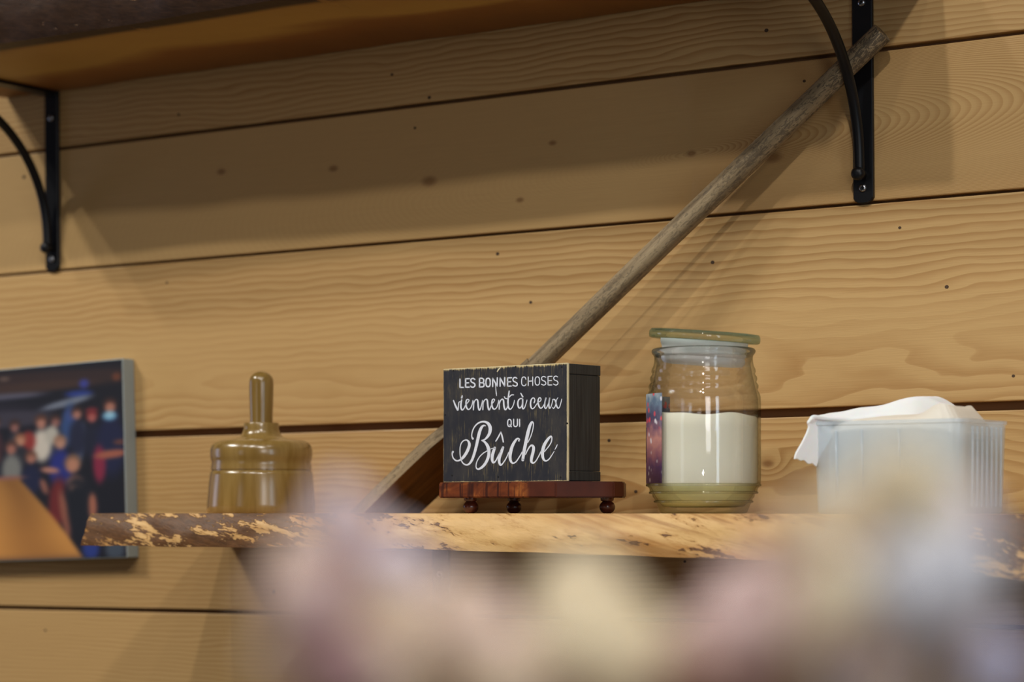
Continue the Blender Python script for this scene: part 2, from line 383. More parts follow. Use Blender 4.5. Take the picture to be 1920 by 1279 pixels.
# ------------------------------------------------------------------ canvas photo print
def canvas():
    tr = W(230, 672, .02); br = W(244, 1046, .02)
    h = tr.z-br.z; wd = .46
    e = empty('photo_canvas'); e.parent = None
    ang = math.atan2(br.x-tr.x, h)
    M = Matrix.Translation(Vector((WX, 0, EYE))) @ Matrix.Rotation(-.0074, 4, 'Y') @ Matrix.Translation(Vector((tr.x, -.02, tr.z))) @ Matrix.Rotation(-ang*.6, 4, 'Y')
    e.matrix_world = M
    bm = bmesh.new(); box(bm, -wd, 0, 0, .0195, -h, 0, bev=.0012)
    q = N('canvas_side', .7); obj('stretched_canvas', bm, q.col(srgb(150, 160, 160)).m, e)
    # the print: soft blobs of colour painted on a fine grid (flat printed picture)
    nx, nz = 230, 180
    px0 = 232-420; sx = 420/nx
    X = np.linspace(px0, 231, nx+1)[None, :].repeat(nz+1, 0)
    Y = np.linspace(672, 1046, nz+1)[:, None].repeat(nx+1, 1)
    img = np.zeros((nz+1, nx+1, 3)); img[:] = (16, 17, 30)
    def blob(x, y, rx, ry, c, ang=0, soft=1.6, a=1.0):
        dx, dy = X-x, Y-y; ca, sa = math.cos(ang), math.sin(ang)
        u = (dx*ca+dy*sa)/rx; v = (-dx*sa+dy*ca)/ry
        d = np.sqrt(u*u+v*v)
        k = np.clip((1.25-d)/.5, 0, 1)**1.0*a
        img[:] = img*(1-k[..., None])+np.array(c)*k[..., None]
    def poly(cond, c, a=1.0):
        k = np.clip(cond, 0, 1)*a; img[:] = img*(1-k[..., None])+np.array(c)*k[..., None]
    blob(60, 700, 230, 20, (52, 36, 36)); blob(100, 710, 90, 10, (66, 46, 40)); blob(-60, 760, 160, 30, (40, 36, 50))
    blob(10, 713, 24, 8, (150, 150, 165)); blob(31, 690, 8, 11, (190, 190, 205)); blob(60, 725, 60, 6, (90, 88, 105)); blob(222, 704, 6, 8, (110, 60, 40))
    blob(70, 770, 60, 16, (60, 56, 70)); blob(60, 690, 8, 4, (110, 90, 80))
    blob(176, 712, 7, 9, (60, 66, 150)); blob(168, 730, 20, 6, (40, 60, 140)); blob(150, 746, 38, 7, (120, 128, 145), -.25)
    blob(152, 790, 11, 40, (50, 78, 130), .1); blob(168, 830, 7, 42, (92, 110, 142), .12); blob(158, 770, 10, 14, (60, 80, 140))
    def person(x, y, s, top, face=(176, 120, 105), hair=(60, 38, 34), body=70, wid=12):
        blob(x, y+s*1.2+body/2, wid, body/2, top); blob(x, y-s*.3, s*.85, s*1.1, hair); blob(x, y+s*.3, s*.62, s*.85, face)
    for x, y, t in [(-150, 780, (90, 60, 60)), (-110, 775, (50, 60, 90)), (-70, 785, (120, 50, 50)), (-35, 778, (70, 70, 90)), (8, 760, (70, 60, 70)), (44, 775, (70, 40, 46)), (74, 785, (60, 60, 70)), (134, 780, (46, 50, 66))]:
        person(x, y, 10, t, (150, 100, 92))
    blob(5, 772, 6, 8, (170, 175, 190))
    person(165, 768, 10, (30, 34, 60)); person(186, 776, 10, (24, 28, 50), (176, 96, 90), (130, 40, 40)); blob(186, 763, 9, 5, (120, 40, 48))
    person(212, 758, 12, (24, 30, 66), (180, 120, 100), (60, 36, 34), 120, 20)
    blob(211, 777, 10, 9, (120, 180, 215)); blob(211, 775, 6, 5, (160, 205, 225))
    person(113, 780, 11, (214, 204, 190), (186, 128, 110), (90, 56, 44), 64, 14); blob(128, 806, 10, 18, (190, 184, 172))
    person(10, 800, 11, (170, 70, 66), (176, 110, 95)); blob(12, 850, 22, 30, (186, 172, 152)); blob(5, 884, 14, 6, (40, 60, 130))
    blob(94, 815, 10, 20, (150, 52, 48)); person(82, 812, 10, (40, 40, 50), (196, 140, 112), (150, 96, 70), 40)
    person(-30, 815, 11, (60, 60, 110)); person(-75, 820, 11, (160, 150, 140)); person(-120, 815, 11, (60, 30, 40))
    person(40, 845, 11, (40, 44, 60), (182, 116, 98), (96, 60, 52)); person(68, 826, 11, (128, 128, 124), (170, 110, 95), (80, 52, 46), 60, 15); blob(46, 895, 14, 8, (150, 150, 165))
    person(97, 848, 10, (24, 30, 64), (176, 116, 98), (110, 70, 54), 60, 14)
    person(140, 822, 11, (34, 44, 130), (190, 140, 118), (150, 110, 88), 78, 17); blob(124, 874, 14, 6, (190, 130, 112), .2)
    blob(195, 868, 9, 36, (138, 36, 66)); blob(212, 850, 24, 8, (168, 96, 76), -.1); blob(225, 828, 10, 5, (110, 64, 56))
    blob(135, 936, 14, 46, (112, 34, 36), .05)
    blob(157, 862, 12, 17, (130, 96, 74)); blob(157, 868, 9, 14, (190, 132, 106)); blob(160, 900, 12, 14, (196, 134, 108))
    blob(163, 945, 22, 56, (20, 24, 36)); blob(144, 960, 6, 46, (150, 90, 72), -.12); blob(184, 948, 6, 26, (176, 108, 84)); blob(160, 912, 8, 8, (198, 138, 110))
    blob(163, 950, 14, 50, (18, 22, 34))
    blob(115, 905, 5, 16, (150, 96, 80), -.2)
    # the long timber table, running towards the viewer
    edge = 78+(Y-884)*(176-86)/(1046-884)+6*np.sin((Y-884)/60)
    tab = np.clip((edge-X)/3, 0, 1)*np.clip((Y-880)/5, 0, 1)
    grain = .5+.5*np.sin((X-20)/np.maximum(8, (Y-820)/9)+1.3*np.sin(Y/50))
    tc = np.stack([176+34*grain, 118+28*grain, 56+16*grain], -1)
    tc *= (0.82+.22*np.clip((Y-880)/120, 0, 1))[..., None]
    img[:] = img*(1-tab[..., None])+tc*tab[..., None]
    k = np.clip((Y-1034)/8, 0, 1)*.5*tab; img[:] = img*(1-k[..., None])+np.array((130, 90, 60))*k[..., None]
    blob(180, 1028, 12, 22, (40, 60, 140)); blob(214, 1030, 14, 22, (70, 80, 95)); blob(60, 885, 30, 4, (150, 100, 90))
    for _ in range(3):
        for ax_ in (0, 1): img = (np.roll(img, 1, ax_)+img*1.6+np.roll(img, -1, ax_))/3.6
    rgb = (img/255.0)*.93; lin = np.where(rgb <= .04045, rgb/12.92, ((rgb+.055)/1.055)**2.4)
    me = bpy.data.meshes.new('picture_print')
    xs = -wd+(np.linspace(0, 1, nx+1))*wd; xs[0] += .0012; xs[-1] -= .0012
    zs = np.linspace(-.0012, -h+.0012, nz+1)
    verts = [(x, -.0002, z) for z in zs for x in xs]
    faces = [(j*(nx+1)+i, (j+1)*(nx+1)+i, (j+1)*(nx+1)+i+1, j*(nx+1)+i+1) for j in range(nz) for i in range(nx)]
    me.from_pydata(verts, [], faces)
    at = me.color_attributes.new('Col', 'FLOAT_COLOR', 'POINT')
    at.data.foreach_set('color', np.concatenate([lin.reshape(-1, 3), np.ones(((nx+1)*(nz+1), 1))], 1).ravel())
    q = N('picture_ink', .55); n = q.node('ShaderNodeVertexColor', layer_name='Col'); q.col(n.outputs[0])
    link('picture_print', me, q.m, e)
    tag(e, 'canvas photo print of people by a long wooden table, hung on the plank wall', 'picture')
canvas()

# ------------------------------------------------------------------ turned wooden press (left on the shelf)
def olive():
    q = N('varnished_wood', .22); v = q.co()
    n = q.noise(q.mp(v, (60, 60, 7)), 1, 4, .55, .3)
    c = q.ramp(n, [(.28, srgb(104, 80, 34)), (.5, srgb(136, 108, 54)), (.75, srgb(160, 132, 78))])
    gr = q.noise(q.mp(v, (260, 260, 18)), 1, 3)
    c = q.mix(q.ma('MULTIPLY', gr, .25), c, srgb(84, 56, 20)); q.col(c)
    q.b.inputs['Coat Weight'].default_value = .5; q.b.inputs['Coat Roughness'].default_value = .22
    q.bump(gr, .08, .0004)
    return q.m
def press():
    ctr = Pw(490, 960, .105); z = (L-.105)/(math.cos(TH)+(490-960)/F*math.sin(TH)); k = z/F
    e = empty('butter_press', (ctr.x, ctr.y, SH)); om = olive()
    px = lambda r, y: (r*k, (961.8-y)*k)
    bm = bmesh.new()
    lathe(bm, [(0, .0), px(100, 961.8), px(102, 960), px(101.5, 945), px(99, 915), px(96.5, 890), px(95, 883.5), px(93.2, 882.5), px(93.2, 881), px(94.6, 880),
               px(93.8, 872), px(92.6, 866), px(94.5, 861), px(95.6, 852), px(95.4, 843), px(93, 835), px(87, 829), px(78, 825.5), px(62, 823.5), px(50, 822), px(0, 822)], 96)
    obj('body', bm, om, e, smooth=True, angle=50)
    bm = bmesh.new(); lathe(bm, [px(0, 822.3), px(50, 822.2), px(43, 820), px(38, 816), px(35, 810), px(33, 803), px(33, 794), px(32, 792.4), px(24, 792), px(0, 792)], 64)
    obj('collar', bm, om, e, smooth=True, angle=50)
    bm = bmesh.new()
    pr = [px(0, 792.1), px(21.2, 792.1), px(21.4, 780), px(22.4, 750), px(23, 722), px(22.6, 714)]
    for a in (15, 30, 45, 60, 75, 90): pr.append(px(22.4*math.cos(R(a))+.001, 714-18.5*math.sin(R(a))))
    pr[-1] = px(0, 695.3)
    lathe(bm, pr, 48); h = obj('knob_handle', bm, om, e, smooth=True, angle=50)
    tag(e, 'varnished turned wooden press with dome body and peg handle, left on the lower shelf', 'kitchen tool')
press()

# ------------------------------------------------------------------ long-handled paddle leaning behind the sign
def paddle():
    e = empty('wooden_paddle')
    T = Pw(1655, 62, .026); B0 = Pw(1035, 661, .055)
    ax = (T-B0).normalized()
    Bt = Pw(722, 962, .071)
    ax = (T-Bt).normalized()
    Ltot = (T-Bt).length
    q = N('weathered_wood', .75); v = q.co()
    n = q.noise(q.mp(v, (150, 150, 9)), 1, 4, .6)
    c = q.ramp(n, [(.3, srgb(104, 86, 60)), (.55, srgb(150, 130, 98)), (.8, srgb(178, 158, 124))])
    sp = q.noise(q.mp(v, (330, 330, 120)), 1, 3, .65, 1.5); n3 = q.noise(q.mp(v, (30, 30, 7)), 1, 3)
    z_ = q.xyz(v)[2]
    hi = q.smooth(z_, .42, .85)
    k = q.smooth(q.ma('ADD', q.ma('ADD', sp, q.ma('MULTIPLY', q.ma('SUBTRACT', n3, .5), .5)), q.ma('MULTIPLY', hi, .06)), .535, .575)
    q.col(q.mix(q.ma('MULTIPLY', k, q.ma('MULTIPLY_ADD', hi, .50, .38)), c, srgb(42, 36, 32)))
    q.bump(q.ma('SUBTRACT', n, q.ma('MULTIPLY', k, .5)), .4, .0008); wm = q.m
    # frame: local z along the axis, local x = the way the blade is wide
    nimg = (RV*.72-Vector((0, 0, 1))*.69)
    wd = (DV*.925+nimg*.38); wd = (wd-ax*wd.dot(ax)).normalized(); yv = ax.cross(wd)
    e.matrix_world = Matrix.Translation(Bt) @ Matrix((wd, yv, ax)).transposed().to_4x4()
    # shaft
    bm = bmesh.new(); pts = []; rad = []
    s0 = .16
    for i in range(60):
        t = i/59; z = s0+(Ltot-s0)*t
        pts.append((.0012*noise.noise(Vector((z*4, 0, 0))), .0008*math.sin(z*3.1)+.0006*noise.noise(Vector((z*4, 5, 0))), z))
        rad.append(.0110-.0006*t+.0003*noise.noise(Vector((z*9, 2, 0))))
    tube(bm, pts, rad, 24); obj('shaft', bm, wm, e, smooth=True, angle=50)
    # blade
    bq = N('shaded_blade_wood', .6); bv = bq.co()  # broad faces: their shade is put into this darker brown
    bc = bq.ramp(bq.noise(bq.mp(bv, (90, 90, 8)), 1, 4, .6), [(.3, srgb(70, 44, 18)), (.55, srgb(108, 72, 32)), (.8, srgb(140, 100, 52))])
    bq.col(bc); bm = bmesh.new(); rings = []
    prof = [(-.035, .046), (0, .047), (.04, .048), (.08, .048), (.11, .046), (.135, .039), (.155, .028), (.175, .018), (.20, .012), (.23, .0105)]
    for z, hw in cr(prof, 5):
        th = .0066 if z < .13 else .0066+.003*min(1, (z-.13)/.07)
        ring = []
        for a in range(24):
            ca, sa = math.cos(2*math.pi*a/24), math.sin(2*math.pi*a/24)
            sx = math.copysign(abs(ca)**.10, ca); sy = math.copysign(abs(sa)**.10, sa)
            ring.append(bm.verts.new((hw*sx, th*sy, z)))
        rings.append(ring)
    for a, b in zip(rings, rings[1:]):
        for k2 in range(24): bm.faces.new((a[k2], a[(k2+1) % 24], b[(k2+1) % 24], b[k2]))
    bm.faces.new(rings[0][::-1]); bm.faces.new(rings[-1])
    # cut the foot flat where it stands on the shelf
    inv = e.matrix_world.inverted(); pco = inv @ Vector((Bt.x, Bt.y, SH)); pno = inv.to_3x3() @ Vector((0, 0, 1))
    g = bmesh.ops.bisect_plane(bm, geom=bm.verts[:]+bm.edges[:]+bm.faces[:], plane_co=pco, plane_no=pno, clear_inner=True)
    bmesh.ops.holes_fill(bm, edges=[x for x in g['geom_cut'] if isinstance(x, bmesh.types.BMEdge)])
    bmesh.ops.recalc_face_normals(bm, faces=bm.faces[:])
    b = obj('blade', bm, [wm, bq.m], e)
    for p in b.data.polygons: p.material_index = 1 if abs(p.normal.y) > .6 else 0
    tag(e, 'old weathered wooden paddle with long grey handle leaning on the wall, blade behind the sign', 'paddle')
paddle()

# ------------------------------------------------------------------ stand and sign box
EV = Vector((.995, -.123, 0)).normalized(); NV = Vector((-.123, -.995, 0)).normalized()
A0 = CAM + DV*2.357 + RV*(-.0671)        # sign's front left edge at eye height
def stand():
    O = A0 + NV*.012 + EV*.0046; O.z = SH
    e = empty('display_stand', O, (0, 0, math.atan2(EV.y, EV.x)))       # local x = along front, local y = backwards
    q = N('mahogany', .35); v = q.co(); x, y, z = q.xyz(v)[:3]
    n = q.noise(q.mp(v, (34, 20, 60)), 1, 4, .6, .8)
    c = q.ramp(n, [(.3, srgb(66, 26, 10)), (.5, srgb(112, 54, 22)), (.72, srgb(168, 100, 44))])
    st = q.noise(q.mp(v, (300, 260, 14)), 1, 2); c = q.mix(q.ma('MULTIPLY', q.smooth(st, .50, .62), .8), c, srgb(44, 14, 8))
    c = q.mix(q.smooth(x, .108, .116), c, q.mix(q.noise(v, 60, 3), srgb(60, 26, 16), srgb(92, 42, 24)))
    q.col(c); q.bump(st, .15, .0004); q.b.inputs['Coat Weight'].default_value = .08; q.b.inputs['Roughness'].default_value = .5; q.b.inputs['Specular IOR Level'].default_value = .3
    foot = N('dark_mahogany', .3); foot.col(foot.ramp(foot.noise(foot.co(), 90, 3), [(.3, srgb(62, 26, 18)), (.7, srgb(104, 50, 36))])); foot.b.inputs['Coat Weight'].default_value = .4; foot = foot.m
    a = R(55); c_ = .057; W_ = .146; D_ = .0150
    poly = [(0, 0), (W_, 0), (W_+c_*math.cos(a), c_*math.sin(a)), (W_+c_*math.cos(a), c_*math.sin(a)+D_), (W_, 2*c_*math.sin(a)+D_),
            (0, 2*c_*math.sin(a)+D_), (-c_*math.cos(a)*.25, c_*math.sin(a)+D_), (-c_*math.cos(a)*.25, c_*math.sin(a))]
    poly = [(x, min(y, .138)) for x, y in poly]
    z0, z1 = .0150, .0301
    bm = bmesh.new(); lo = [bm.verts.new((x, y, z0)) for x, y in poly]; hi = [bm.verts.new((x, y, z1)) for x, y in poly]
    bm.faces.new(lo[::-1]); bm.faces.new(hi)
    for k in range(len(poly)): bm.faces.new((lo[k], lo[(k+1) % len(poly)], hi[(k+1) % len(poly)], hi[k]))
    bmesh.ops.recalc_face_normals(bm, faces=bm.faces[:])
    bmesh.ops.bevel(bm, geom=bm.edges[:], offset=.0012, segments=2, affect='EDGES')
    obj('board', bm, q.m, e)
    for fx, fy in [(.024, .020), (.030, .078), (.155, .067)]:
        bm = bmesh.new(); pr = [(0, 0), (.0032, .0), (.0058, .0016), (.0074, .0045), (.0076, .0068), (.0068, .0092), (.0052, .0108), (.0046, .0114), (.0060, .0120), (.0064, .0134), (.0064, .0152), (0, .0152)]
        lathe(bm, pr, 32); f = obj('foot', bm, foot, e, smooth=True, angle=50); f.location = (fx, fy, 0)
    tag(e, 'small red-brown wooden stand with ball feet under the black sign block', 'stand')
stand()
SZ0 = SH+.0302; SHH = .1105; SWW = .1550; SDD = .0510
O_sign = Vector((A0.x, A0.y, SZ0)); sign_rot = math.atan2(EV.y, EV.x)
def face_pt(px, py, lift=0.0):
    """where the line of sight meets the front of the sign, in the sign's own coordinates"""
    d = P(px, py, 1.0)-CAM; t = (O_sign-CAM).dot(NV)/d.dot(NV); p = CAM+d*t-O_sign
    return Vector((p.dot(EV), -lift, p.z))
def sign():
    e = empty('sign_block', O_sign, (0, 0, sign_rot))
    # ink black paint, rubbed through to pale wood near the edges
    q = N('worn_black_paint', .55); v = q.co(); x, y, z = q.xyz(v)[:3]
    dx = q.ma('MINIMUM', x, q.ma('SUBTRACT', SWW, x)); dzb = z; dzt = q.ma('SUBTRACT', SHH, z)
    st = q.noise(q.mp(v, (700, 200, 40)), 1, 4, .7); st2 = q.noise(q.mp(v, (60, 60, 30)), 1, 4, .6)
    n = q.ma('ADD', q.ma('MULTIPLY', st, .55), q.ma('MULTIPLY', st2, .45))
    top = q.ma('SUBTRACT', 1, q.ma('DIVIDE', dzt, .0046), clamp=True)
    bot = q.ma('SUBTRACT', 1, q.ma('DIVIDE', dzb, .0022), clamp=True)
    sd = q.ma('SUBTRACT', 1, q.ma('DIVIDE', dx, .0016), clamp=True)
    wear = q.ma('ADD', q.ma('MAXIMUM', q.ma('MAXIMUM', top, bot), sd), q.ma('MULTIPLY', q.ma('SUBTRACT', n, .5), 2.6))
    wmask = q.smooth(wear, .50, .95)
    paint = q.mix(q.smooth(st2, .4, .7), srgb(42, 43, 50), srgb(60, 58, 58))
    rub = q.smooth(q.ma('MULTIPLY', q.smooth(st, .5, .66), q.smooth(q.noise(v, 26, 3, .6), .38, .66)), .08, .8)
    paint = q.mix(q.ma('MULTIPLY', rub, .42), paint, srgb(150, 134, 92))
    q.col(q.mix(wmask, paint, srgb(214, 192, 138))); q.bump(n, .2, .0003); q.b.inputs['Specular IOR Level'].default_value = .3
    front = q.m
    pale = N('raw_edge', .6); pale.col(pale.ramp(pale.noise(pale.mp(pale.co(), (100, 300, 60)), 1, 3), [(.3, srgb(214, 200, 156)), (.6, srgb(240, 230, 192))])); pale = pale.m
    b = N('black_side_paint', .5); bv = b.co(); bn = b.noise(b.mp(bv, (300, 500, 18)), 1, 3, .6)
    b.col(b.ramp(bn, [(.3, srgb(32, 36, 40)), (.7, srgb(58, 62, 62))])); b.bump(bn, .2, .0003); b.b.inputs['Specular IOR Level'].default_value = .35; side = b.m
    bm = bmesh.new(); box(bm, 0, SWW, 0, .0032, 0, SHH, bev=.0004, seg=1); bm.faces.ensure_lookup_table()
    o = obj('front_panel', bm, [front, pale], e)
    for p in o.data.polygons: p.material_index = 0 if p.normal.y < -.9 else 1
    for nm, z0, z1 in (('base_panel', .0004, .0095), ('top_panel', SHH-.0100, SHH-.0004)):
        bm = bmesh.new(); box(bm, .0006, SWW-.0002, .0034, SDD, z0, z1, bev=.0006, seg=2); obj(nm, bm, side, e)
    bm = bmesh.new(); box(bm, SWW-.010, SWW-.0006, .0034, SDD-.0003, .0097, SHH-.0102, bev=.0004, seg=1); obj('side_panel', bm, side, e)
    bm = bmesh.new(); box(bm, .0010, .010, .0034, SDD-.0003, .0097, SHH-.0102, bev=.0004, seg=1); obj('side_panel', bm, side, e)
    # nail dots in the front
    hm = plain('pinhole_black', (.004, .004, .004), .8)
    for px, py in [(850, 695), (967, 688), (1053, 688), (847.5, 891.5), (934, 894), (1051, 895), (1062.5, 794), (834.5, 778)]:
        p = face_pt(px, py); bm = bmesh.new(); lathe(bm, [(0, .0003), (.0008, .0003), (.001, 0), (.001, -.001), (0, -.001)], 10)
        bmesh.ops.rotate(bm, verts=bm.verts[:], cent=(0, 0, 0), matrix=Matrix.Rotation(R(90), 3, 'X'))
        n_ = obj('nail', bm, hm, e); n_.location = (p.x, 0, p.z)
    # lettering, painted on the front as flat strokes
    white = N('white_lettering_paint', .5); wn = white.noise(white.co(), 900, 3)
    white.col(white.mix(white.smooth(wn, .66, .78), srgb(232, 236, 246), srgb(165, 166, 172))); white = white.m
    def stroke_mesh(bm, pts, n=6, smooth=True, lift=.00022):
        q_ = cr(pts, n) if smooth and len(pts) > 2 else [np.array(p, float) for p in pts]
        if not smooth and len(pts) > 2:
            # mitre-less polyline: separate straight pieces with round joints
            for a, b_ in zip(pts, pts[1:]): stroke_mesh(bm, [a, b_], n, True, lift)
            return
        P2 = [face_pt(a[0], a[1]) for a in q_]
        mpp = (face_pt(961, 800)-face_pt(960, 800)).length; mpy = abs(face_pt(960, 801).z-face_pt(960, 800).z)
        hw = [a[2]/2 for a in q_]
        Lr, Rr = [], []
        for i, p in enumerate(q_):
            d = q_[min(i+1, len(q_)-1)][:2]-q_[max(i-1, 0)][:2]; d = d/(np.linalg.norm(d)+1e-9); nn = np.array([-d[1], d[0]])
            a = p[:2]+nn*hw[i]; b_ = p[:2]-nn*hw[i]
            Lr.append(bm.verts.new(face_pt(a[0], a[1], lift))); Rr.append(bm.verts.new(face_pt(b_[0], b_[1], lift)))
        for i in range(len(Lr)-1): bm.faces.new((Lr[i], Lr[i+1], Rr[i+1], Rr[i]))
        for end in (0, -1):
            p = q_[end]; ring = [bm.verts.new(face_pt(p[0]+hw[end]*math.cos(t), p[1]+hw[end]*math.sin(t), lift)) for t in [2*math.pi*k/10 for k in range(10)]]
            bm.faces.new(ring)
    def row(strokes, label):
        bm = bmesh.new()
        for s, pts, sm in strokes: stroke_mesh(bm, pts, 5, sm)
        for f in bm.faces:
            f.normal_update()
            if f.normal.y > 0: f.normal_flip()
        o_ = obj('lettering', bm, white, e); o_['label'] = label
    def T(ox, oy, s, wd): return lambda pts: [(ox+p[0]/s, oy+p[1]/s, (p[2] if len(p) > 2 else wd)/s) for p in pts]
    a = T(850, 690, 14.21, 36); c2 = T(950, 690, 14.21, 26); c2b = T(950, 690, 14.21, 33)
    def oval(t, cx, cy, rx, ry): return t([(cx+rx*math.copysign(abs(math.cos(2*math.pi*k/16))**.8, math.cos(2*math.pi*k/16)), cy+ry*math.copysign(abs(math.sin(2*math.pi*k/16))**.8, math.sin(2*math.pi*k/16))) for k in range(17)])
    S, Z = True, False
    r1 = [(0, a([(180, 300), (180, 520), (270, 520)]), Z), (0, a([(430, 286), (330, 290), (330, 514), (425, 512)]), Z), (0, a([(330, 400), (410, 396)]), Z),
      (0, a([(575, 308), (545, 284), (500, 284), (470, 320), (485, 370), (535, 398), (575, 430), (576, 480), (535, 513), (495, 510), (466, 486)]), S),
      (0, a([(702, 280), (702, 508)]), Z), (0, a([(702, 280), (765, 276), (808, 305), (812, 355), (780, 392), (705, 394)]), S), (0, a([(775, 393), (815, 415), (822, 465), (795, 500), (705, 508)]), S),
      (0, oval(a, 930, 388, 58, 112), S),
      (0, a([(1052, 495), (1052, 275), (1172, 485), (1176, 265)]), Z), (0, a([(1250, 488), (1250, 268), (1370, 483), (1374, 258)]), Z),
      (0, c2b([(135, 262), (28, 266), (28, 487), (128, 484)]), Z), (0, c2b([(28, 372), (112, 368)]), Z),
      (0, c2b([(275, 278), (235, 254), (190, 268), (172, 315), (195, 358), (245, 382), (283, 415), (280, 462), (235, 486), (170, 462)]), S),
      (0, c2([(517, 305), (500, 258), (460, 240), (415, 270), (402, 360), (412, 440), (455, 476), (498, 465), (520, 430)]), S),
      (0, c2([(580, 240), (580, 472)]), Z), (0, c2([(698, 240), (698, 468)]), Z), (0, c2([(580, 355), (698, 346)]), Z),
      (0, oval(c2, 822, 348, 60, 110), S),
      (0, c2([(1043, 250), (995, 226), (945, 248), (936, 298), (965, 335), (1018, 355), (1044, 392), (1040, 435), (992, 458), (930, 435)]), S),
      (0, c2([(1213, 222), (1106, 226), (1106, 455), (1208, 454)]), Z), (0, c2([(1106, 340), (1198, 336)]), Z),
      (0, c2([(1362, 240), (1318, 217), (1270, 238), (1258, 285), (1285, 325), (1338, 345), (1368, 380), (1365, 428), (1315, 458), (1250, 430)]), S),
      (0, a([(1120, 400, 16), (1136, 560, 18), (1148, 670, 26), (1158, 745, 14)]), S)]
    row(r1, 'white capitals LES BONNES CHOSES')
    a = T(850, 690, 14.21, 38); c2 = T(950, 690, 14.21, 38)
    r2 = [(0, a([(8, 868, 30), (55, 990, 44), (100, 1085, 46), (128, 1125, 34), (140, 1020, 26), (152, 920, 24), (200, 892, 20)]), S),
      (0, a([(228, 855, 38), (208, 950, 42), (208, 1060, 42), (240, 1122, 34), (290, 1075, 26), (335, 980, 24), (395, 915, 24), (422, 865, 26), (392, 835, 26), (350, 868, 36), (342, 965, 42), (355, 1055, 42), (408, 1108, 32), (468, 1060, 26), (508, 960, 24), (525, 865, 26)]), S),
      (0, a([(240, 745, 34), (228, 795, 44)]), S), (0, a([(525, 865, 26), (545, 960, 34), (540, 1118, 30)]), S),
      (0, a([(543, 1010, 20), (568, 890, 26), (618, 838, 30), (655, 880, 40), (665, 1000, 42), (680, 1090, 42), (705, 1122, 36), (742, 1040, 26), (785, 865, 26)]), S),
      (0, a([(785, 865, 28), (795, 960, 34), (790, 1112, 30)]), S),
      (0, a([(793, 1010, 20), (820, 885, 26), (875, 833, 30), (910, 875, 40), (922, 1000, 42), (940, 1090, 42), (963, 1118, 36), (995, 1050, 26), (1035, 960, 22), (1085, 895, 24), (1102, 850, 26), (1080, 828, 26), (1042, 860, 36), (1030, 960, 42), (1050, 1060, 42), (1100, 1100, 32), (1160, 1050, 26), (1198, 940, 24), (1213, 862, 26)]), S),
      (0, a([(1215, 862, 26), (1228, 960, 34), (1226, 1100, 30)]), S),
      (0, a([(1228, 1000, 20), (1256, 885, 26), (1303, 830, 30), (1340, 870, 40), (1350, 990, 42), (1370, 1085, 42), (1398, 1112, 36), (1435, 1060, 26), (1458, 960, 24)]), S),
      (0, c2([(70, 620, 34), (52, 760, 40), (38, 900, 44), (45, 1025, 44), (75, 1090, 38), (112, 1095, 30), (155, 1045, 26), (192, 960, 24), (212, 865, 22)]), S),
      (0, c2([(-58, 768, 26), (-35, 808, 28), (25, 818, 30), (80, 770, 26), (130, 722, 28), (190, 718, 24)]), S),
      (0, c2([(380, 675, 28), (432, 770, 40)]), S),
      (0, c2([(432, 835, 26), (385, 815, 30), (322, 855, 36), (300, 950, 40), (320, 1045, 40), (358, 1068, 34), (400, 1015, 24), (428, 900, 22)]), S),
      (0, c2([(432, 830, 34), (428, 950, 40), (425, 1050, 40), (442, 1092, 34), (482, 1055, 26), (520, 950, 24), (546, 855, 22)]), S),
      (0, c2([(735, 928, 34), (755, 860, 26), (738, 812, 28), (702, 800, 30), (658, 850, 36), (640, 950, 42), (652, 1045, 40), (690, 1088, 32), (742, 1055, 26), (800, 970, 24), (850, 915, 24), (905, 880, 24), (920, 835, 26), (900, 797, 28), (862, 808, 34), (840, 885, 40), (852, 985, 42), (888, 1058, 36), (930, 1070, 30), (980, 1015, 26), (1015, 935, 24), (1048, 815, 28)]), S),
      (0, c2([(1050, 805, 34), (1020, 930, 38), (1018, 1045, 38), (1048, 1080, 30), (1092, 1010, 24), (1130, 900, 24), (1150, 805, 28)]), S),
      (0, c2([(1150, 805, 34), (1128, 940, 36), (1135, 1052, 34), (1160, 1075, 28), (1200, 990, 22), (1235, 855, 22)]), S),
      (0, c2([(1232, 840, 26), (1280, 842, 32), (1312, 910, 36), (1335, 1010, 36), (1370, 1072, 32), (1412, 1045, 26), (1448, 930, 22), (1472, 830, 20)]), S),
      (0, c2([(1372, 790, 16), (1332, 855, 22), (1318, 940, 26), (1292, 1030, 24), (1252, 1080, 26), (1226, 1050, 22)]), S)]
    row(r2, 'white script words viennent à ceux')
    g = T(940, 775, 11.125, 24)
    r3 = [(0, oval(g, 172, 203, 37, 74), S), (0, g([(180, 240, 22), (214, 283, 22)]), S), (0, g([(260, 125), (260, 235), (275, 270), (302, 278), (330, 262), (338, 230), (338, 125)]), S), (0, g([(384, 127), (384, 276)]), Z)]
    row(r3, 'white capitals QUI')
    h = T(840, 775, 11.12, 30); g = T(940, 775, 11.125, 30)
